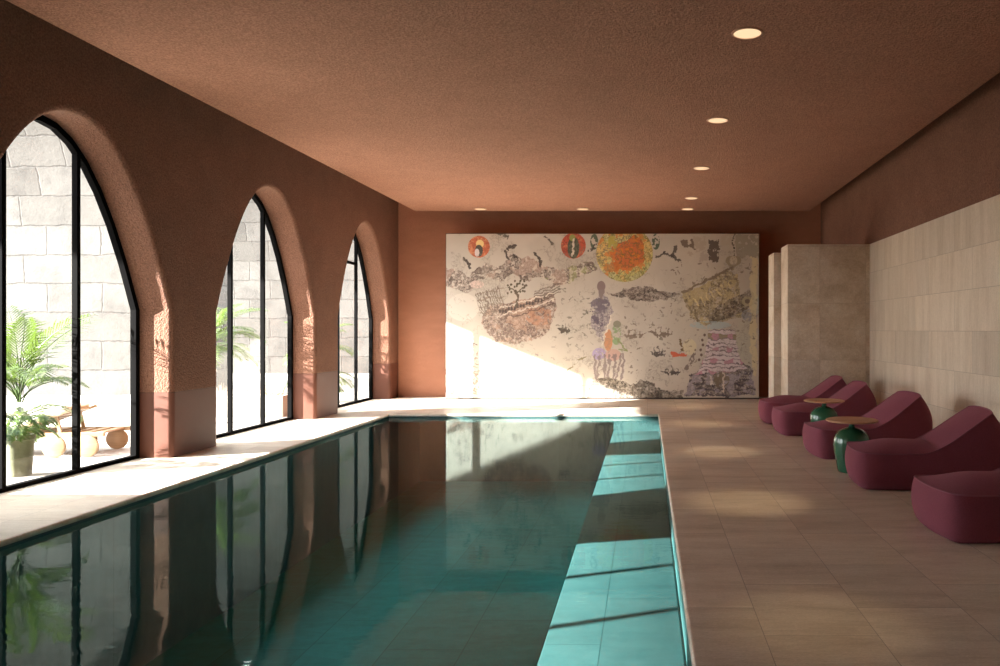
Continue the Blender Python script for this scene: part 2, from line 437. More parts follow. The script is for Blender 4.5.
# ------------------------------------------------------------------ courtyard
struct(mesh_obj('ground', [(-45, -25, -.03), (XO, -25, -.03), (XO, 48, -.03), (-45, 48, -.03)], [[0, 1, 2, 3]], M['ground']))
def vault_wall(name, x0, x1, y, deg, thick=1.0):
    prof = [(y, -.05), (y, 3.3)] + [(y-7*(1-math.cos(t)), 3.3+7*math.sin(t)) for t in np.linspace(0, R(deg), 16)[1:]]
    V, F, UV = [], [], []
    s = 0; S = [0]
    for (a, b), (c, d) in zip(prof, prof[1:]): s += math.hypot(c-a, d-b); S.append(s)
    for (py, pz), q in zip(prof, S):
        V += [(x0, py, pz), (x1, py, pz)]; UV += [(x0, q), (x1, q)]
    n = len(prof)
    for i in range(n-1): F.append([2*i, 2*i+1, 2*i+3, 2*i+2])
    b0 = len(V)                                            # back and sides give it thickness
    for (py, pz), q in zip(prof, S):
        V += [(x0, y+thick, pz), (x1, y+thick, pz)]; UV += [(x0-thick, q), (x1+thick, q)]
    for i in range(n-1):
        F += [[b0+2*i+1, b0+2*i, b0+2*i+2, b0+2*i+3], [2*i+1, b0+2*i+1, b0+2*i+3, 2*i+3], [b0+2*i, 2*i, 2*i+2, b0+2*i+2]]
    F.append([2*n-2, 2*n-1, b0+2*n-1, b0+2*n-2])
    return struct(mesh_obj(name, V, F, M['block'], smooth=True, angle=40, uv=UV))
vault_wall('wall_courtyard_near', -24, -11.0, 19.2, 52)
vault_wall('wall_courtyard_far', -17.5, -5.6, 29, 61)
def sun_cut_wall():  # added unseen wall; its edges trim sun and sky entering the arches
    x0, x1, z0, z1 = -16.7, -16.1, 6.56, 9.4
    bm = bmesh.new(); add_box(bm, (x0, -16, z0), (x1, 17.2, z1), 0)
    add_box(bm, (x0, -16, -.05), (x1, 1.2, 5.6), 0)
    add_box(bm, (x0, -17, -.05), (x1, -16, z1), 0)
    o = bm_obj('wall_added_sun_cut', bm, M['ground']); return struct(o)
sun_cut_wall()
struct(box_obj('added_shade_roof', (-9.2, -12, 4.3), (-6.43, 5.3, 4.5), M['ground']))  # added unseen roof, keeps sky light off the nearest arch
struct(box_obj('wall_added_deck_shade', (-10.5, 6.25, -.03), (-6.46, 6.62, .90), M['ground'], bevel=.015))  # added unseen wall, placed to cast the shadow on the near deck

# ------------------------------------------------------------------ mural (painted panel)
def paint_mural(W, H):
    S = W/315.0
    yy, xx = np.mgrid[0:H, 0:W].astype(np.float32)
    X0 = xx/S+445; Y0 = 234+(H-1-yy)/S                       # photo-like picture coordinates, row 0 at the foot
    def fb(scale, seed, octs=4, ax=1.0, ay=1.0):
        r = np.random.default_rng(seed); out = np.zeros((H, W), np.float32); amp = 1; tot = 0
        for o in range(octs):
            gw = max(2, int(315/scale*ax*2**o)); gh = max(2, int(166/scale*ay*2**o))
            g = r.random((gh+2, gw+2)).astype(np.float32)
            fx = xx/W*gw; fy = yy/H*gh
            ix = fx.astype(int); iy = fy.astype(int); tx = fx-ix; ty = fy-iy
            tx = tx*tx*(3-2*tx); ty = ty*ty*(3-2*ty)
            v = (g[iy, ix]*(1-tx)+g[iy, ix+1]*tx)*(1-ty)+(g[iy+1, ix]*(1-tx)+g[iy+1, ix+1]*tx)*ty
            out += v*amp; tot += amp; amp *= .6
        return out/tot
    n_big, n_mid, n_fine = fb(60, 1), fb(14, 2), fb(1.6, 3, 2)
    n_ink = fb(3.2, 4, 3); n_edge = fb(22, 5, 4)
    r1, r2, r3 = fb(7, 41, 3), fb(4, 42, 3), fb(11, 43, 4)
    lines = (np.abs(r1-.5) < .022) | (np.abs(r2-.47) < .028) | (np.abs(r2-.58) < .016)      # meandering pen lines
    soft = fb(26, 44, 4)
    img = np.empty((H, W, 3), np.float32)
    img[:] = (206, 199, 188); img += ((n_big-.5)*14+(soft-.5)*22)[..., None]
    img -= (np.clip((X0-600)/160, 0, 1)*np.array([6, 10, 16])[:, None, None]).transpose(1, 2, 0)
    X = X0+(fb(9, 21, 4)-.5)*7+(fb(2.2, 23, 2)-.5)*2.2; Y = Y0+(fb(9, 22, 4)-.5)*7+(fb(2.2, 24, 2)-.5)*2.2
    def put(mask, col, a=1.0):
        m = np.clip(mask.astype(np.float32)*a, 0, 1)[..., None]; img[:] = img*(1-m)+np.array(col, np.float32)*m
    def inked(mask, base, ink=(74, 62, 58), dens=.5, a=.85, n=None):
        put(mask, base, a*.8); put(mask & (r3 < .45), ink, a*.30); put(mask & lines, ink, a*.75); put(mask & (n_fine < .34), ink, a*.45); put(mask & (n_fine > .68), (226, 218, 206), a*.45); put(mask & (n_ink > .64), (214, 204, 192), a*.5)
    def ell(cx, cy, rx, ry, warp=False):
        return ((X-cx)/rx)**2+((Y-cy)/ry)**2 < 1 if warp else ((X0-cx)/rx)**2+((Y0-cy)/ry)**2 < 1
    def poly(pts):
        m = np.zeros((H, W), bool); j = len(pts)-1
        for i in range(len(pts)):
            (x1, y1), (x2, y2) = pts[i], pts[j]
            c = ((y1 > Y) != (y2 > Y)) & (X < (x2-x1)*(Y-y1)/(y2-y1+1e-9)+x1); m ^= c; j = i
        return m
    def line(x1, y1, x2, y2, wd): 
        dx, dy = x2-x1, y2-y1; L = dx*dx+dy*dy+1e-9
        t = np.clip(((X-x1)*dx+(Y-y1)*dy)/L, 0, 1); return (X-x1-t*dx)**2+(Y-y1-t*dy)**2 < wd*wd
    wob = (n_edge-.5)
    # long hill band across the upper left
    top = np.interp(X, [445, 458, 470, 484, 496, 508, 520, 532, 545, 560, 575, 592, 596], [266, 270, 272, 265, 268, 259, 262, 256, 266, 268, 268, 264, 270])+wob*16
    bot = np.interp(X, [445, 465, 478, 490, 500, 512, 530, 545, 556, 570, 590, 596], [287, 291, 281, 277, 284, 276, 282, 279, 282, 281, 275, 272])+wob*14
    hill = (Y > top) & (Y < bot) & (X < 596)
    inked(hill, (166, 150, 140), (78, 66, 62), .46, .9)
    put(hill & (n_mid > .60), (196, 170, 156), .6); put(hill & (X > 545) & (n_mid < .42), (176, 188, 120), .5)
    put(hill & (n_ink > .62), (226, 218, 205), .6)
    put(ell(476, 285, 7, 4), (228, 204, 196), .8)
    # medallions
    m1 = ell(478, 247, 11, 11); put(m1, (204, 116, 84)); put(m1 & (n_ink > .54), (226, 164, 124), .7); put(m1 & lines, (150, 84, 66), .5)
    put(ell(479, 244, 4, 4), (240, 214, 150)); put(ell(478, 251, 4, 6), (86, 84, 78)); put(ell(476, 253, 2.4, 4), (224, 214, 214))
    m2 = ell(573, 246, 12.5, 13); put(m2, (198, 96, 74)); put(m2 & (n_ink > .56), (220, 150, 112), .6); put(m2 & lines, (120, 70, 60), .5)
    put(ell(573, 248, 6, 11), (88, 92, 78)); put(ell(572, 238, 3, 3.4), (150, 160, 90)); put(line(573, 240, 571, 256, 1.3), (222, 214, 200))
    # large yellow and red disc
    su = ell(624.5, 254, 28.5, 28.5); put(su, (220, 204, 132)); put(su & (soft > .52), (190, 192, 120), .7); put(su & (r3 > .56), (228, 190, 118), .8); put(su & (r3 < .42), (206, 206, 160), .7)
    put(su & (n_fine > .62), (232, 216, 160), .6); red = su & (((X-627)/17)**2+((Y-251)/18)**2+wob*2.6 < 1); put(red, (212, 112, 66), .9); put(red & (n_ink > .60), (232, 140, 60), .8)
    put(su & lines, (120, 112, 66), .7); put(su & (r1 > .62), (222, 138, 74), .7); put(su & (((X-612)/8)**2+((Y-268)/5)**2 < 1), (206, 120, 60), .6)
    put(ell(612, 244, 5, 8) & (n_ink > .42), (196, 186, 96), .9)
    for sx in (594, 656): put(ell(sx, 242, 4, 8) & (n_ink < .55), (74, 92, 74), .8)
    # dark twigs round the disc and upper edge
    for (a, b, c, d) in ((496, 235, 506, 237), (545, 238, 553, 244), (657, 259, 664, 253), (664, 253, 672, 259), (672, 259, 678, 247), (672, 257, 680, 262), (588, 250, 596, 246)):
        put(line(a, b, c, d, 1.3) & (n_ink < .62), (84, 76, 70), .8)
    for (a, b, c, d) in ((508, 247, 516, 244), (504, 252, 508, 258), (506, 250, 512, 246), (465, 260, 470, 268), (513, 253, 516, 258), (536, 252, 540, 266), (462, 258, 466, 264)):
        put(line(a, b, c, d, 1.1), (70, 62, 58), .85)
    # left ship
    hull = poly([(480, 318), (488, 308), (552, 293), (556, 308), (554, 322), (545, 334), (531, 342), (514, 345), (498, 342), (484, 335)])
    inked(hull, (178, 154, 142), (96, 78, 72), .45, .95); put(hull & (n_mid > .57), (200, 164, 142), .45)
    put(hull & (((X-538)/14)**2+((Y-317)/10)**2 < 1) & (n_ink > .44), (198, 142, 112), .55)
    for k in range(10): put(line(474+k*2.7, 294-k*.7, 482+k*2.5, 318-k*1.3, .55), (120, 104, 94), .8)
    for k in range(4): put(line(476+k, 294+k*7, 503, 290+k*7, .6), (140, 122, 110), .7)
    for k in range(4): put(line(500, 320-k*3.5, 552, 305-k*4, .7), (236, 226, 212) if k % 2 else (110, 92, 84), .8)
    for k in range(16): put(ell(499+k*3, 312-k*.9+((k*7) % 3), 1.1, 2.0), (84, 74, 70), .8)
    for k in range(4): put(line(534, 300-k*3, 560, 292-k*3, .8), (120, 106, 98), .75)
    # little tree on the ship
    put(line(517, 306, 516, 292, 1.1), (110, 98, 84)); put(line(516, 294, 508, 288, .8), (110, 98, 84)); put(line(516, 294, 526, 286, .8), (110, 98, 84))
    r_ = np.random.default_rng(5)
    for k in range(22): put(ell(506+r_.random()*20, 281+r_.random()*13, 1.0, 1.2), (96, 86, 70), .9)
    put(ell(462, 308, 16, 14), (232, 226, 216), .5)
    # centre hill strip
    st = (Y > np.interp(X, [608, 622, 634, 645, 656, 678], [293, 292, 290, 286, 291, 293])+wob*5) & (Y < np.interp(X, [608, 625, 640, 655, 678], [294, 299, 301, 302, 296])+wob*5) & (X > 606) & (X < 680)
    inked(st, (140, 126, 116), (72, 62, 58), .5, .95)
    # standing figures built from ink patches
    fig = ((X-602)/11)**2+((Y-318)/24)**2+wob*2.4 < 1
    inked(fig, (176, 166, 172), (110, 100, 112), .42, .85)
    put(ell(601, 287, 4.2, 5.5), (150, 132, 130)); put(line(601, 291, 601, 300, 2), (150, 136, 134)); put(ell(600, 305, 10, 6) & (n_ink < .6), (120, 110, 122), .8)
    put(ell(608, 341, 4.5, 11), (214, 142, 96), .75); put(ell(616, 336, 5, 10) & (n_ink > .4), (140, 176, 120), .75)
    put(ell(599, 355, 7, 6) & (n_ink > .35), (174, 158, 206), .8); put(ell(613, 356, 8, 6), (208, 164, 152), .7)
    for a, b in ((593, 596), (599, 597), (604, 605), (609, 608), (613, 614), (619, 617), (622, 623)): put(line(a, 356, b, 380, 1.1), (136, 120, 122), .75)
    put(line(612, 316, 602, 345, .8), (232, 224, 210)); put(ell(617, 325, 4, 3.5), (140, 140, 120), .8)
    put(line(618, 340, 626, 352, .9), (150, 160, 110)); put(line(618, 350, 626, 352, .9), (150, 160, 110)); put(line(590, 312, 600, 326, 2.4) & (n_ink < .55), (104, 94, 110), .8)
    # lower ground
    gr = (Y > np.interp(X, [590, 606, 618, 630, 640, 648, 656, 664, 672, 684], [382, 379, 380, 386, 380, 382, 385, 389, 390, 392])+wob*9) & (X > 588+wob*10) & (X < 683) & (Y-382 > (608-X)*.75-12)
    inked(gr, (128, 118, 106), (66, 60, 54), .5, .95)
    # boats
    for cx, cy, rr, col in ((564, 332, 7, (84, 76, 68)), (658, 355, 8, (92, 84, 80)), (672, 374, 9, (76, 70, 66)), (635, 337, 11, (136, 118, 104)), (661, 335, 13, (128, 112, 98)), (517, 369, 8, (150, 140, 130))):
        b = poly([(cx-rr, cy-1.5), (cx+rr, cy-2.2), (cx+rr*.55, cy+2.4), (cx-rr*.5, cy+2.6)]); put(b & (n_ink < .62), col, .9)
        for q in range(3): put(line(cx-rr*.5+q*rr*.5, cy-2, cx-rr*.5+q*rr*.5, cy-5-q % 2*2, .6), col, .7)
    put(poly([(671, 352), (688, 356), (683, 358.5), (673, 357)]), (214, 110, 82)); put(line(683, 352, 682, 340, .9), (120, 100, 70)); put(ell(690, 348, 7, 8), (228, 216, 172), .55)
    # upper right city patches
    for (a, b, c, d), col in (((683, 240, 694, 248), (116, 100, 88)), ((709, 239, 720, 262), (96, 82, 72)), ((694, 236, 706, 250), (190, 178, 160)), ((722, 234, 735, 246), (196, 184, 164)), ((736, 235, 760, 258), (168, 158, 138)), ((700, 252, 708, 262), (186, 174, 160)), ((688, 252, 692, 257), (190, 176, 160))):
        mk = (X > a) & (X < c) & (Y > b) & (Y < d); put(mk & (n_ink+.0 < .66), col, .85)
    put(ell(731, 261, 4.8, 4.6) | ell(737, 261, 4.8, 4.6) | poly([(727, 263), (741, 263), (734, 271)]), (160, 146, 120), .9); put(ell(734, 261, 4, 4.5), (206, 194, 168), .9); put(line(734, 234, 734, 256, .8) & (np.sin(Y*2.4) > -.2), (88, 78, 68))
    # right tilted ship
    sh = poly([(682, 292), (700, 288), (728, 270), (738, 276), (742, 300), (750, 312), (736, 321), (706, 325), (690, 318)])
    inked(sh, (186, 168, 124), (104, 90, 70), .42, .85); put(sh & (n_mid > .56), (204, 186, 140), .7)
    put(line(683, 292, 734, 268, 1.4), (132, 116, 96), .9)
    for k in range(7): put(line(694+k*5.6, 300-k*2.8, 698+k*5.6, 308-k*3.2, .7), (226, 210, 160), .9)
    inked(poly([(704, 318), (730, 300), (752, 290), (757, 304), (734, 318), (712, 324)]), (140, 126, 108), (78, 68, 60), .5, .75)
    put(ell(748, 302, 5.5, 5), (190, 176, 140), .8); put(ell(748, 302, 2.6, 2.4), (120, 104, 90), .9)
    put(ell(711, 326, 21, 4) & (n_ink > .38), (176, 194, 196), .7); put(ell(750, 316, 8, 6) & (n_ink < .6), (150, 152, 158), .7); put(ell(757, 306, 4, 9), (184, 196, 200), .6)
    put((X > 751) & (X < 757.5) & (Y > 258) & (Y < 376), (228, 214, 166), .75); put((X > 738) & (X < 751) & (Y > 322) & (Y < 372), (196, 192, 170), .55)
    # stepped tower
    tw = poly([(710, 331), (737, 331), (739, 352), (746, 372), (694, 376), (706, 356)]); put(tw, (218, 204, 204))
    rowi = np.floor((Y-331)/4.1); seg = np.sin((X+rowi*5.3)*.42)
    put(tw & (np.mod(Y-331, 4.1) < 1.0), (120, 104, 110), .85); put(tw & (np.mod(rowi, 3) == 1) & (seg > .0), (196, 142, 156), .9); put(tw & (rowi == 1) & (seg < .2), (150, 134, 100), .8)
    base = poly([(690, 376), (707, 362), (736, 356), (752, 373), (756, 397), (684, 398), (687, 384)]); inked(base & ~tw, (140, 128, 122), (70, 62, 62), .48, .95)
    bs = base & (Y > 375); put(bs & (np.mod(Y-375, 5.2) < 1.3), (84, 76, 84), .8); put(bs & (n_mid > .52), (184, 174, 182), .6); put(ell(721, 381, 9, 8) & (n_ink < .6), (132, 118, 98), .9)
    put(line(724, 373, 724, 394, .8), (226, 210, 190), .9); put(line(711, 377, 712, 386, .8), (226, 216, 204), .9); put(line(697, 352, 687, 370, 2.4) & (n_ink < .6), (120, 106, 98), .8)
    for k in range(6): put(ell(705-(k % 2)*1.5-k*.8, 336+k*5, 1.3, 1.5), (110, 90, 84), .9)
    # scattered pen marks
    r_ = np.random.default_rng(9)
    def strokes(n, x0, x1, y0, y1, L, col, a):
        for _ in range(n):
            a0 = r_.random()*6.28; l = L*(.4+r_.random()); px = x0+r_.random()*(x1-x0); py = y0+r_.random()*(y1-y0)
            put(line(px, py, px+math.cos(a0)*l, py+math.sin(a0)*l*.8, .45+.3*r_.random()), col, a*(.5+.5*r_.random()))
    put(lines & (soft < .40) & (X0 > 450), (150, 140, 128), .45)
    put((np.abs(r3-.5) < .008) & (soft > .5) & (Y0 > 270), (170, 158, 144), .55)
    strokes(150, 447, 500, 340, 397, 3, (112, 100, 96), .8); strokes(60, 447, 480, 372, 397, 4, (150, 124, 112), .9)
    strokes(50, 500, 600, 345, 397, 3, (150, 140, 134), .6); strokes(60, 550, 600, 285, 350, 3, (120, 116, 104), .7)
    strokes(70, 625, 700, 296, 380, 2.4, (124, 112, 100), .75); strokes(26, 672, 735, 262, 290, 2.4, (120, 104, 92), .8); strokes(20, 740, 756, 262, 372, 2, (110, 98, 84), .7)
    put((X > 447) & (X < 470) & (Y > 375) & (n_ink < .42), (170, 150, 142), .5); put((X > 478) & (X < 492) & (Y > 384) & (Y < 393), (214, 188, 170), .6)
    put(line(568, 372, 584, 357, 1.0) & (n_ink < .6), (130, 122, 90), .8)
    return np.clip(img, 0, 255)

def mural():
    root = tag(empty('mural_panel', ((-4.655+2.615)/2, 17.9, 0)), 'large cream ink collage mural panel with ships and orange discs standing at the back wall', 'mural')
    w2, z0, z1 = 3.625, .03, 3.83
    NX, NZ = 860, 452
    img = paint_mural(NX, NZ).astype(np.float32)/255
    linc = np.where(img <= .04045, img/12.92, ((img+.055)/1.055)**2.4)
    xs, zs = np.meshgrid(np.linspace(-w2, w2, NX), np.linspace(z0, z1, NZ))
    co = np.stack([xs, np.full_like(xs, -.05), zs], -1).reshape(-1, 3)
    i = (np.arange(NZ-1)[:, None]*NX+np.arange(NX-1)[None]).reshape(-1)
    faces = np.stack([i, i+1, i+NX+1, i+NX], -1)
    me = bpy.data.meshes.new('canvas'); me.vertices.add(len(co)); me.vertices.foreach_set('co', co.ravel())
    me.loops.add(faces.size); me.loops.foreach_set('vertex_index', faces.ravel().astype(np.int32))
    me.polygons.add(len(faces)); me.polygons.foreach_set('loop_start', np.arange(0, faces.size, 4, dtype=np.int32))
    me.update(calc_edges=True); me.validate()
    at = me.color_attributes.new('Paint', 'FLOAT_COLOR', 'POINT')
    at.data.foreach_set('color', np.concatenate([linc.reshape(-1, 3), np.ones((NX*NZ, 1), np.float32)], 1).ravel().astype(np.float32))
    t = NT('ink_and_wash_mural'); c = t.n('ShaderNodeVertexColor', layer_name='Paint').outputs[0]
    me.materials.append(t.bsdf(c, .75))
    o = bpy.data.objects.new('canvas', me); COL.objects.link(o); o.parent = root
    box_obj('frame', (-w2-.012, -.045, 0.0), (w2+.012, .06, z1+.012), M['backing'], root, bevel=.004)
    for x in (-2.4, 2.4): box_obj('wall_bracket', (x-.05, .06, 3.0), (x+.05, .50, 3.1), M['backing'], root)
mural()

# ------------------------------------------------------------------ ceiling downlights
def downlight_proto():
    root = empty('recessed_downlight', (0, 0, HC))
    bm = bmesh.new(); add_lathe(bm, [(.128, 0), (.128, -.010), (.138, -.012), (.146, -.008), (.148, 0)], seg=48)
    bm_obj('trim_ring', bm, M['trimwhite'], root, True)
    bm = bmesh.new(); add_lathe(bm, [(0, -.004), (.128, -.004)], seg=48)
    bm_obj('lens', bm, M['lens'], root)
    return root
dl = downlight_proto()
specs = [(.94, 4.2, 'deck'), (.94, 7.18, 'deck'), (.94, 10.16, 'deck'), (.94, 13.17, 'deck'), (.94, 16.16, 'deck'),
         (-3.80, 17.62, 'mural'), (-1.46, 17.62, 'mural'), (.94, 17.62, 'mural')]
lab = {7.18: 'round ceiling downlight nearest the camera, largest of the line over the deck', 10.16: 'second round ceiling downlight of the line over the deck',
       13.17: 'third round ceiling downlight of the line over the deck', 16.16: 'fourth round ceiling downlight, just in front of the mural row',
       4.2: 'round ceiling downlight above the camera, out of the picture'}
labm = {-3.80: 'leftmost ceiling downlight at the edge above the mural', -1.46: 'middle ceiling downlight at the edge above the mural', .94: 'rightmost ceiling downlight at the edge above the mural'}
for i, (x, y, kind) in enumerate(specs):
    o = dl if i == 0 else copy_tree(dl)
    o.location = (x, y, HC)
    tag(o, lab[y] if kind == 'deck' else labm[x], 'ceiling light', 'ceiling downlights')
    L = bpy.data.lights.new('downlight_lamp', 'SPOT'); L.energy = 85 if kind == 'deck' else 8
    L.color = (1, .76, .46); L.spot_size = R(19) if kind == 'deck' else R(46); L.spot_blend = 1.0; L.shadow_soft_size = .06
    lo = bpy.data.objects.new('downlight_lamp', L); COL.objects.link(lo); lo.parent = o; lo.location = (0, 0, -.03)

# ------------------------------------------------------------------ burgundy lounge chairs
def lounge_proto():
    root = empty('lounge_chair', (0, 0, 0))
    Lh, Lb, HW, RW = 1.29, 1.43, .40, .35   # ridge position, full length, half width of seat and of ridge
    FW = HW*.80                              # half width of the nearly flat front
    bow = lambda v: -.035*(1-(v/FW)**2)
    def halfw(u):
        if u < .17: return FW+(HW-FW)*math.sqrt(max(0, 1-((.17-u)/.17)**2))
        if u < .8: return HW
        return HW-(HW-RW)*((u-.8)/(Lh-.8))**1.6
    def seam_h(u):
        if u < .62: return .375-.010*math.sin(u/.62*math.pi)
        k = (u-.62)/(Lh-.62)
        return .375+(.775-.375)*(k**1.45*.75+.25*k*k*(3-2*k))
    side_u = [Lh*(i/44) for i in range(45)]
    nf, nr = 15, 13
    def base_w(uu):
        hw = .385
        if uu < .20: hw *= .80+.20*math.sqrt(max(0, 1-((.20-uu)/.20)**2))
        if uu > Lb-.24: hw *= .72+.28*math.sqrt(max(0, 1-((uu-Lb+.24)/.24)**2))
        return hw
    seam, base = [], []
    for i in range(nf):
        v = FW*(1-2*i/(nf-1)); seam.append((bow(v), v, seam_h(0))); base.append((.025+bow(v), .385*.80*(1-2*i/(nf-1)), 0))
    for u in side_u[1:-1]:
        uu = .025+(Lb-.025)*u/Lh; seam.append((u, -halfw(u), seam_h(u))); base.append((uu, -base_w(uu), 0))
    def ridge(v):
        k = 1-abs(v/RW)**3; return (Lh+.03*k, seam_h(Lh)+.022*k)
    for i in range(nr):
        v = -RW*(1-2*i/(nr-1)); x, z = ridge(v); seam.append((x, v, z)); base.append((Lb+.02*(1-(v/RW)**2), -.385*.72*(1-2*i/(nr-1)), 0))
    for u in reversed(side_u[1:-1]):
        uu = .025+(Lb-.025)*u/Lh; seam.append((u, halfw(u), seam_h(u))); base.append((uu, base_w(uu), 0))
    n = len(seam); V, F = [], []; K = 16
    nrm = []
    for j in range(n):                        # outward directions of the outline
        a, b = Vector(base[(j-1) % n]), Vector(base[(j+1) % n]); t = (b-a); t.z = 0; t.normalize(); nrm.append(Vector((-t.y, t.x, 0))*-1)
    cen = Vector((.75, 0, 0))
    for j in range(n):
        if nrm[j].dot(Vector(base[j])-cen) < 0: nrm[j] = -nrm[j]
    for k in range(K+1):
        t = k/K
        for j, (s, b) in enumerate(zip(seam, base)):
            back = max(0, min(1, (s[0]-.75)/.5)); back = back*back*(3-2*back)
            e = math.sin(min(1, t*2.3)*math.pi/2)*back+t*(1-back)
            x, y = s[0]+(b[0]-s[0])*e, s[1]+(b[1]-s[1])*e
            amt = .038*math.sin(min(1, t*1.02)*math.pi)**.8
            if t > .86: amt -= .028*((t-.86)/.14)**2
            V.append((x+nrm[j].x*amt, y+nrm[j].y*amt, .004+(s[2]-.004)*(1-t)))
    for k in range(K):
        for j in range(n):
            q = (j+1) % n; F.append([k*n+j, k*n+q, (k+1)*n+q, (k+1)*n+j])
    F.append([K*n+j for j in range(n)])
    mesh_obj('side_panel', V, F, M['fabric'], root, smooth=True, angle=60)
    V, F = [], []; NV = 20; rows = [0.0]+side_u[1:-1]+[Lh]
    def centre_h(u):                          # seat and back are two pads meeting in a crease
        seat = .472-.016*(u/.7)**2 if u < .72 else .456-(u-.72)*.6
        bk = .360+(.785-.360)*(u-.72)/(Lh-.72)+.035*math.sin(max(0, min(1, (u-.72)/(Lh-.72)))*math.pi)
        m = .022; h = max(0, min(1, .5+.5*(bk-seat)/m)); return seat*(1-h)+bk*h+m*h*(1-h)
    for ri, u in enumerate(rows):
        hw = halfw(u)
        for k in range(NV+1):
            v = -hw+2*hw*k/NV; f = 1-abs(v/hw)**2; x = u
            if u < .17: x += bow(max(-FW, min(FW, v)))*(1-u/.17)
            edge = math.sin(min(1, u/.42)*math.pi/2)*math.sin(min(1, (Lh-u)/.05)*math.pi/2)
            z = seam_h(u)+(centre_h(u)-seam_h(u))*f*edge
            if ri == len(rows)-1: x, z = ridge(v)
            V.append((x, v, z))
    w1 = NV+1
    for i in range(len(rows)-1):
        for k in range(NV): F.append([i*w1+k, (i+1)*w1+k, (i+1)*w1+k+1, i*w1+k+1])
    mesh_obj('top_panel', V, F, M['fabric'], root, smooth=True, angle=70)
    bm = bmesh.new(); add_tube(bm, [(s[0], s[1], s[2]+.002) for s in seam], .007, 6, closed=True)
    bm_obj('piping', bm, M['piping'], root, True)
    return root
lc = lounge_proto()
chairs = [((2.25, 6.10), 3, 'burgundy lounge chair nearest the camera, its backrest cut off by the right picture edge'),
          ((2.16, 8.06), -5, 'burgundy lounge chair just behind the nearest one, in front of the nearer green table'),
          ((2.11, 9.84), 5, 'burgundy lounge chair half hidden behind the front green side table, middle of the five'),
          ((2.03, 11.95), 2, 'burgundy lounge chair behind the rear green side table, second from the stone partition'),
          ((2.02, 13.38), 1, 'burgundy lounge chair farthest away, closest to the stone partition')]
for i, ((x, y), rz, l) in enumerate(chairs):
    o = lc if i == 0 else copy_tree(lc)
    o.location = (x, y, 0); o.rotation_euler = (0, 0, R(rz)); tag(o, l, 'lounge chair', 'burgundy lounge chairs along the stone wall')

# ------------------------------------------------------------------ green side tables
def table_proto():
    root = empty('side_table', (0, 0, 0))
    bm = bmesh.new()
    add_lathe(bm, [(0, 0), (.148, 0), (.157, .01), (.163, .035), (.172, .09), (.184, .16), (.196, .23), (.203, .29), (.204, .335), (.198, .38), (.182, .42), (.155, .453), (.118, .477), (.078, .493), (.045, .50), (.034, .508), (.031, .525), (.033, .548), (.044, .566), (0, .566)], seg=56)
    bm_obj('pedestal', bm, M['green'], root, True, 60)
    bm = bmesh.new(); add_lathe(bm, [(0, .566), (.27, .566), (.287, .574), (.29, .581), (.287, .588), (.275, .592), (0, .592)], seg=64)
    bm_obj('table_top', bm, M['wood'], root, True, 35)
    return root
tb = table_proto()
for i, (x, y, l) in enumerate([(2.32, 8.70, 'green ceramic side table with round wooden top nearer the camera'), (2.56, 11.10, 'green ceramic side table with round wooden top farther back')]):
    o = tb if i == 0 else copy_tree(tb)
    o.location = (x, y, 0); tag(o, l, 'side table', 'green side tables between the lounge chairs')

# ------------------------------------------------------------------ courtyard plants and lounger
def frond_mesh(bm, base, az, L, elev, droop, rr, leaf=.36, n=26, wid=.010):
    d = Vector((math.cos(az), math.sin(az), 0)); pts = []; p = Vector(base); e = elev; st = L/12
    for k in range(13):
        pts.append(p.copy()); p = p+(d*math.cos(e)+Vector((0, 0, math.sin(e))))*st; e -= droop/12
    add_tube(bm, pts, lambda t: .007*(1-.8*t)+.001, 5)
    side = Vector((-d.y, d.x, 0))
    for k in range(n):
        t = .22+.78*(k+.5)/n; f = t*12; i = min(11, int(f)); q = pts[i].lerp(pts[i+1], f-i); tan = (pts[i+1]-pts[i]).normalized()
        l = leaf*L*(math.sin(math.pi*min(1, .15+t*.80))**.7)*(.85+.3*rr.random())
        for s in (-1, 1):
            dr = (side*s*.72+tan*.62+Vector((0, 0, .18))).normalized()
            mid = q+dr*l*.5+Vector((0, 0, .01)); tip = q+dr*l+Vector((0, 0, -.22*l*(.6+rr.random()))) 
            nrm = tan.cross(dr).normalized(); wv = dr.cross(nrm).normalized()*wid
            a = bm.verts.new(q); b = bm.verts.new(mid+wv); c = bm.verts.new(tip); e_ = bm.verts.new(mid-wv)
            bm.faces.new((a, b, c, e_))
def palm(name, loc, fronds, label, trunk_h=0.0, pot=None, group='courtyard palms', seed=1):
    rr = random.Random(seed)
    root = tag(empty(name, loc), label, 'palm', group)
    z0 = trunk_h
    if pot:
        r0, r1, h = pot
        bm = bmesh.new(); add_lathe(bm, [(0, 0), (r0, 0), (r0*1.02, .02), (r1*.97, h*.86), (r1*1.04, h*.88), (r1*1.04, h), (r1*.94, h), (r1*.93, h*.9), (0, h*.9)], seg=40)
        bm_obj('pot', bm, M['pot'], root, True, 40)
        bm = bmesh.new(); add_lathe(bm, [(0, h*.935), (r1*.5, h*.93), (r1*.93, h*.91)], seg=30); bm_obj('soil', bm, M['soil'], root, True)
        z0 = h*.92
    if trunk_h and not pot:
        bm = bmesh.new(); add_tube(bm, [(0, 0, 0), (.02, .01, trunk_h*.35), (-.01, 0, trunk_h*.7), (0, 0, trunk_h)], lambda t: .09*(1-.35*t), 10); bm_obj('trunk', bm, M['trunk'], root, True)
    for (az, L, el, dr, dz) in fronds:
        bm = bmesh.new(); frond_mesh(bm, (rr.uniform(-.02, .02), rr.uniform(-.02, .02), z0+dz), R(az), L, R(el), R(dr), rr)
        bm_obj('frond', bm, M['leaf'], root)
    return root
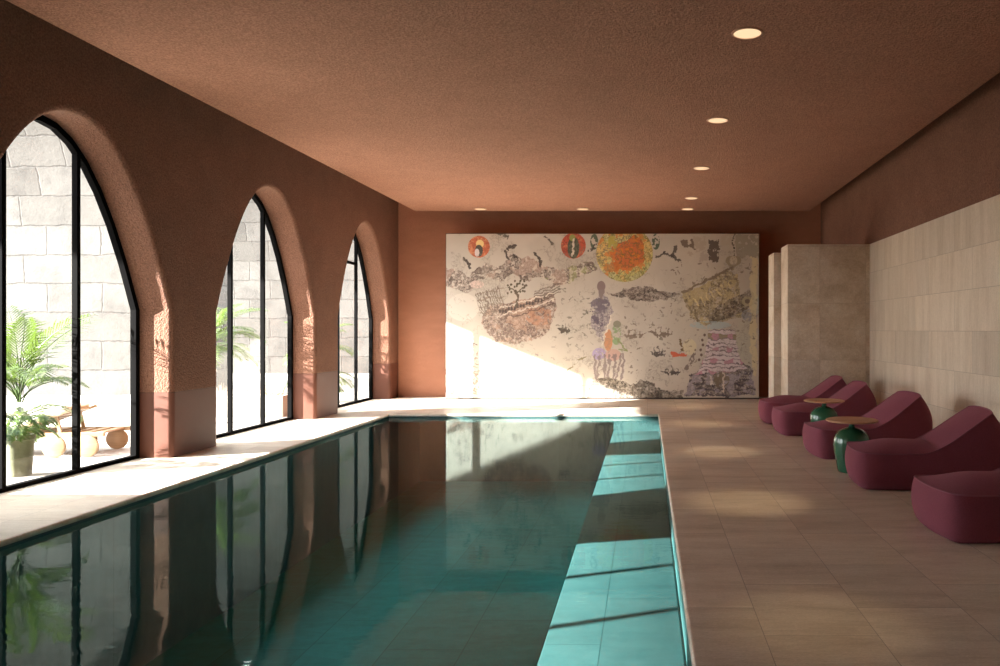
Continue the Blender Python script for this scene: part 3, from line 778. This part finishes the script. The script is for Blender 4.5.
def ring(n, Lf, el, dr, dz, seed, limx=None, off=0):
    rr = random.Random(seed); out = []
    for k in range(n):
        az = off+360*k/n+rr.uniform(-12, 12); L = Lf*rr.uniform(.85, 1.12)
        e = el+rr.uniform(-8, 8)
        if limx:                                    # fronds growing towards the glass stay shorter
            reach = L*math.cos(R(e))*math.cos(R(az))
            if reach > limx: L *= max(.35, limx/reach)
        out.append((az, L, e, dr+rr.uniform(-10, 10), dz))
    return out
palm('potted_palm', (-7.02, 8.62, -.03), ring(8, .85, 66, 95, .40, 3, .30)+ring(8, .75, 45, 110, .15, 4, .30, 20)+ring(6, 1.15, 80, 60, .45, 5, .26, 10)+ring(6, .55, 30, 90, .05, 6, .24),
     'feathery potted palm in mossy olive pot outside the nearest arched window', pot=(.11, .14, .46), seed=2)
palm('palm', (-7.62, 13.45, -.03), ring(9, 1.0, 48, 85, 0, 7, .95)+ring(7, 1.05, 75, 75, 0, 8, .95, 15)+ring(7, .9, 15, 60, -.1, 9, .95, 40),
     'palm with spreading fronds behind the middle arched window', trunk_h=1.38, seed=3)
palm('palm', (-7.35, 17.30, -.03), ring(8, .9, 50, 110, .0, 10, .75)+ring(6, 1.0, 75, 90, .15, 11, .75, 15)+ring(8, .8, 35, 90, -.5, 12, .75, 30)+ring(6, .6, 10, 60, -.6, 13, .75),
     'dense palm behind the farthest arched window', trunk_h=1.0, seed=4)

def teak_lounger():
    root = tag(empty('sun_lounger', (-7.14, 9.9, -.03), R(7)), 'pale teak sun lounger with round wheels and white cushion behind the nearest window', 'sun lounger')
    # local x runs along the lounger, head end at x = 0, foot towards -x
    Wd = .62
    bm = bmesh.new()
    for y in (0, Wd): add_box(bm, (-1.9, y-.02, .26), (.16, y+.02, .315), .004)
    for k in range(12): add_box(bm, (-1.88+k*.17, .0, .285), (-1.78+k*.17, Wd, .305), 0)
    bm_obj('frame', bm, M['teak'], root)
    for x in (-1.75,):
        for y in (0, Wd): box_obj('leg', (x-.03, y-.025, 0), (x+.03, y+.025, .27), M['teak'], root, .004)
    for x in (-.42, -.03):
        for y in (-.035, Wd+.035):
            bm = bmesh.new(); add_lathe(bm, [(0, -.018), (.12, -.018), (.14, -.012), (.14, .012), (.12, .018), (0, .018)], seg=36)
            bmesh.ops.transform(bm, matrix=Matrix.Translation((x, y, .14)) @ Matrix.Rotation(R(90), 4, 'X'), verts=bm.verts)
            bm_obj('wheel', bm, M['teak'], root, True, 40)
    mt = Matrix.Translation((-.92, 0, .33)) @ Matrix.Rotation(R(-21), 4, 'Y')
    bm = bmesh.new()
    for y in (.02, Wd-.06): add_box(bm, (0, y, 0), (.72, y+.04, .035), .003, mat=mt)
    for k in range(5): add_box(bm, (.04+k*.14, .02, .004), (.12+k*.14, Wd-.02, .03), 0, mat=mt)
    bm_obj('backrest', bm, M['teak'], root)
    for y in (.05, Wd-.07):
        bm = bmesh.new(); add_box(bm, (-.02, y, .0), (.02, y+.025, .24), .002, mat=Matrix.Translation((-.40, 0, .30)) @ Matrix.Rotation(R(-12), 4, 'Y'))
        bm_obj('strut', bm, M['teak'], root)
    bm = bmesh.new(); add_box(bm, (.0, .03, .037), (.66, Wd-.03, .115), .03, 3, mat=mt); add_box(bm, (-1.86, .03, .318), (-.92, Wd-.03, .395), .03, 3)
    bm_obj('cushion', bm, M['cushion'], root, True, 50)
teak_lounger()
def planter():
    root = tag(empty('raised_planter', (-8.3, 14.75, -.03)), 'low pale stone raised bed below the palm behind the middle window', 'planter')
    bm = bmesh.new()
    for lo, hi in (((-1.6, -.35, 0), (1.5, -.25, .40)), ((-1.6, .45, 0), (1.5, .55, .40)), ((-1.6, -.25, 0), (-1.5, .45, .40)), ((1.4, -.25, 0), (1.5, .45, .40))): add_box(bm, lo, hi, .01)
    bm_obj('stone_edge', bm, M['ground'], root, True)
    box_obj('soil', (-1.5, -.25, .02), (1.4, .45, .34), M['soil'], root)
    rr = random.Random(3); bm = bmesh.new()
    for k in range(240):
        x, y = rr.uniform(-.1, 1.3), rr.uniform(-.2, .4); h = rr.uniform(.12, .3); a = rr.random()*6.28
        q = Vector((x, y, .33)); tip = q+Vector((math.cos(a)*.1, math.sin(a)*.1, h)); s = Vector((-math.sin(a), math.cos(a), 0))*.008
        bm.faces.new([bm.verts.new(q+s), bm.verts.new(tip), bm.verts.new(q-s)])
    o = bm_obj('dry_grass', bm, M['straw'], root); o['kind'] = 'stuff'
M['straw'] = simple('dry_grass_straw', lin(190, 166, 146), .9)
planter()

# ------------------------------------------------------------------ light and camera
sv = Vector((1, .40, -.40)).normalized()
S = bpy.data.lights.new('sun', 'SUN'); S.energy = 56.0; S.angle = R(.55); S.color = (1, .97, .93)
so = bpy.data.objects.new('sun', S); COL.objects.link(so); so.rotation_euler = sv.to_track_quat('-Z', 'Y').to_euler(); so.location = (-20, -5, 12)
wd = bpy.data.worlds.new('sky'); scn.world = wd; wd.use_nodes = True
bg = wd.node_tree.nodes['Background']; bg.inputs[0].default_value = (.95, .97, 1.0, 1); bg.inputs[1].default_value = 8.5
cam = bpy.data.cameras.new('camera'); co = bpy.data.objects.new('camera', cam); COL.objects.link(co)
co.location = (0, 0, 1.6); co.rotation_euler = (R(90), 0, 0)
cam.sensor_width = 36; cam.lens = 36*770/1000; cam.shift_x = -.1465; cam.shift_y = -.003; cam.clip_end = 200
scn.camera = co
vs = scn.view_settings; vs.view_transform = 'Standard'; vs.look = 'None'; vs.gamma = 1; vs.use_curve_mapping = False; vs.exposure = 0.35
cy = scn.cycles; cy.use_denoising = True; cy.max_bounces = 12; cy.diffuse_bounces = 7; cy.glossy_bounces = 5; cy.transparent_max_bounces = 16; cy.sample_clamp_indirect = 8; cy.caustics_reflective = False; cy.caustics_refractive = False
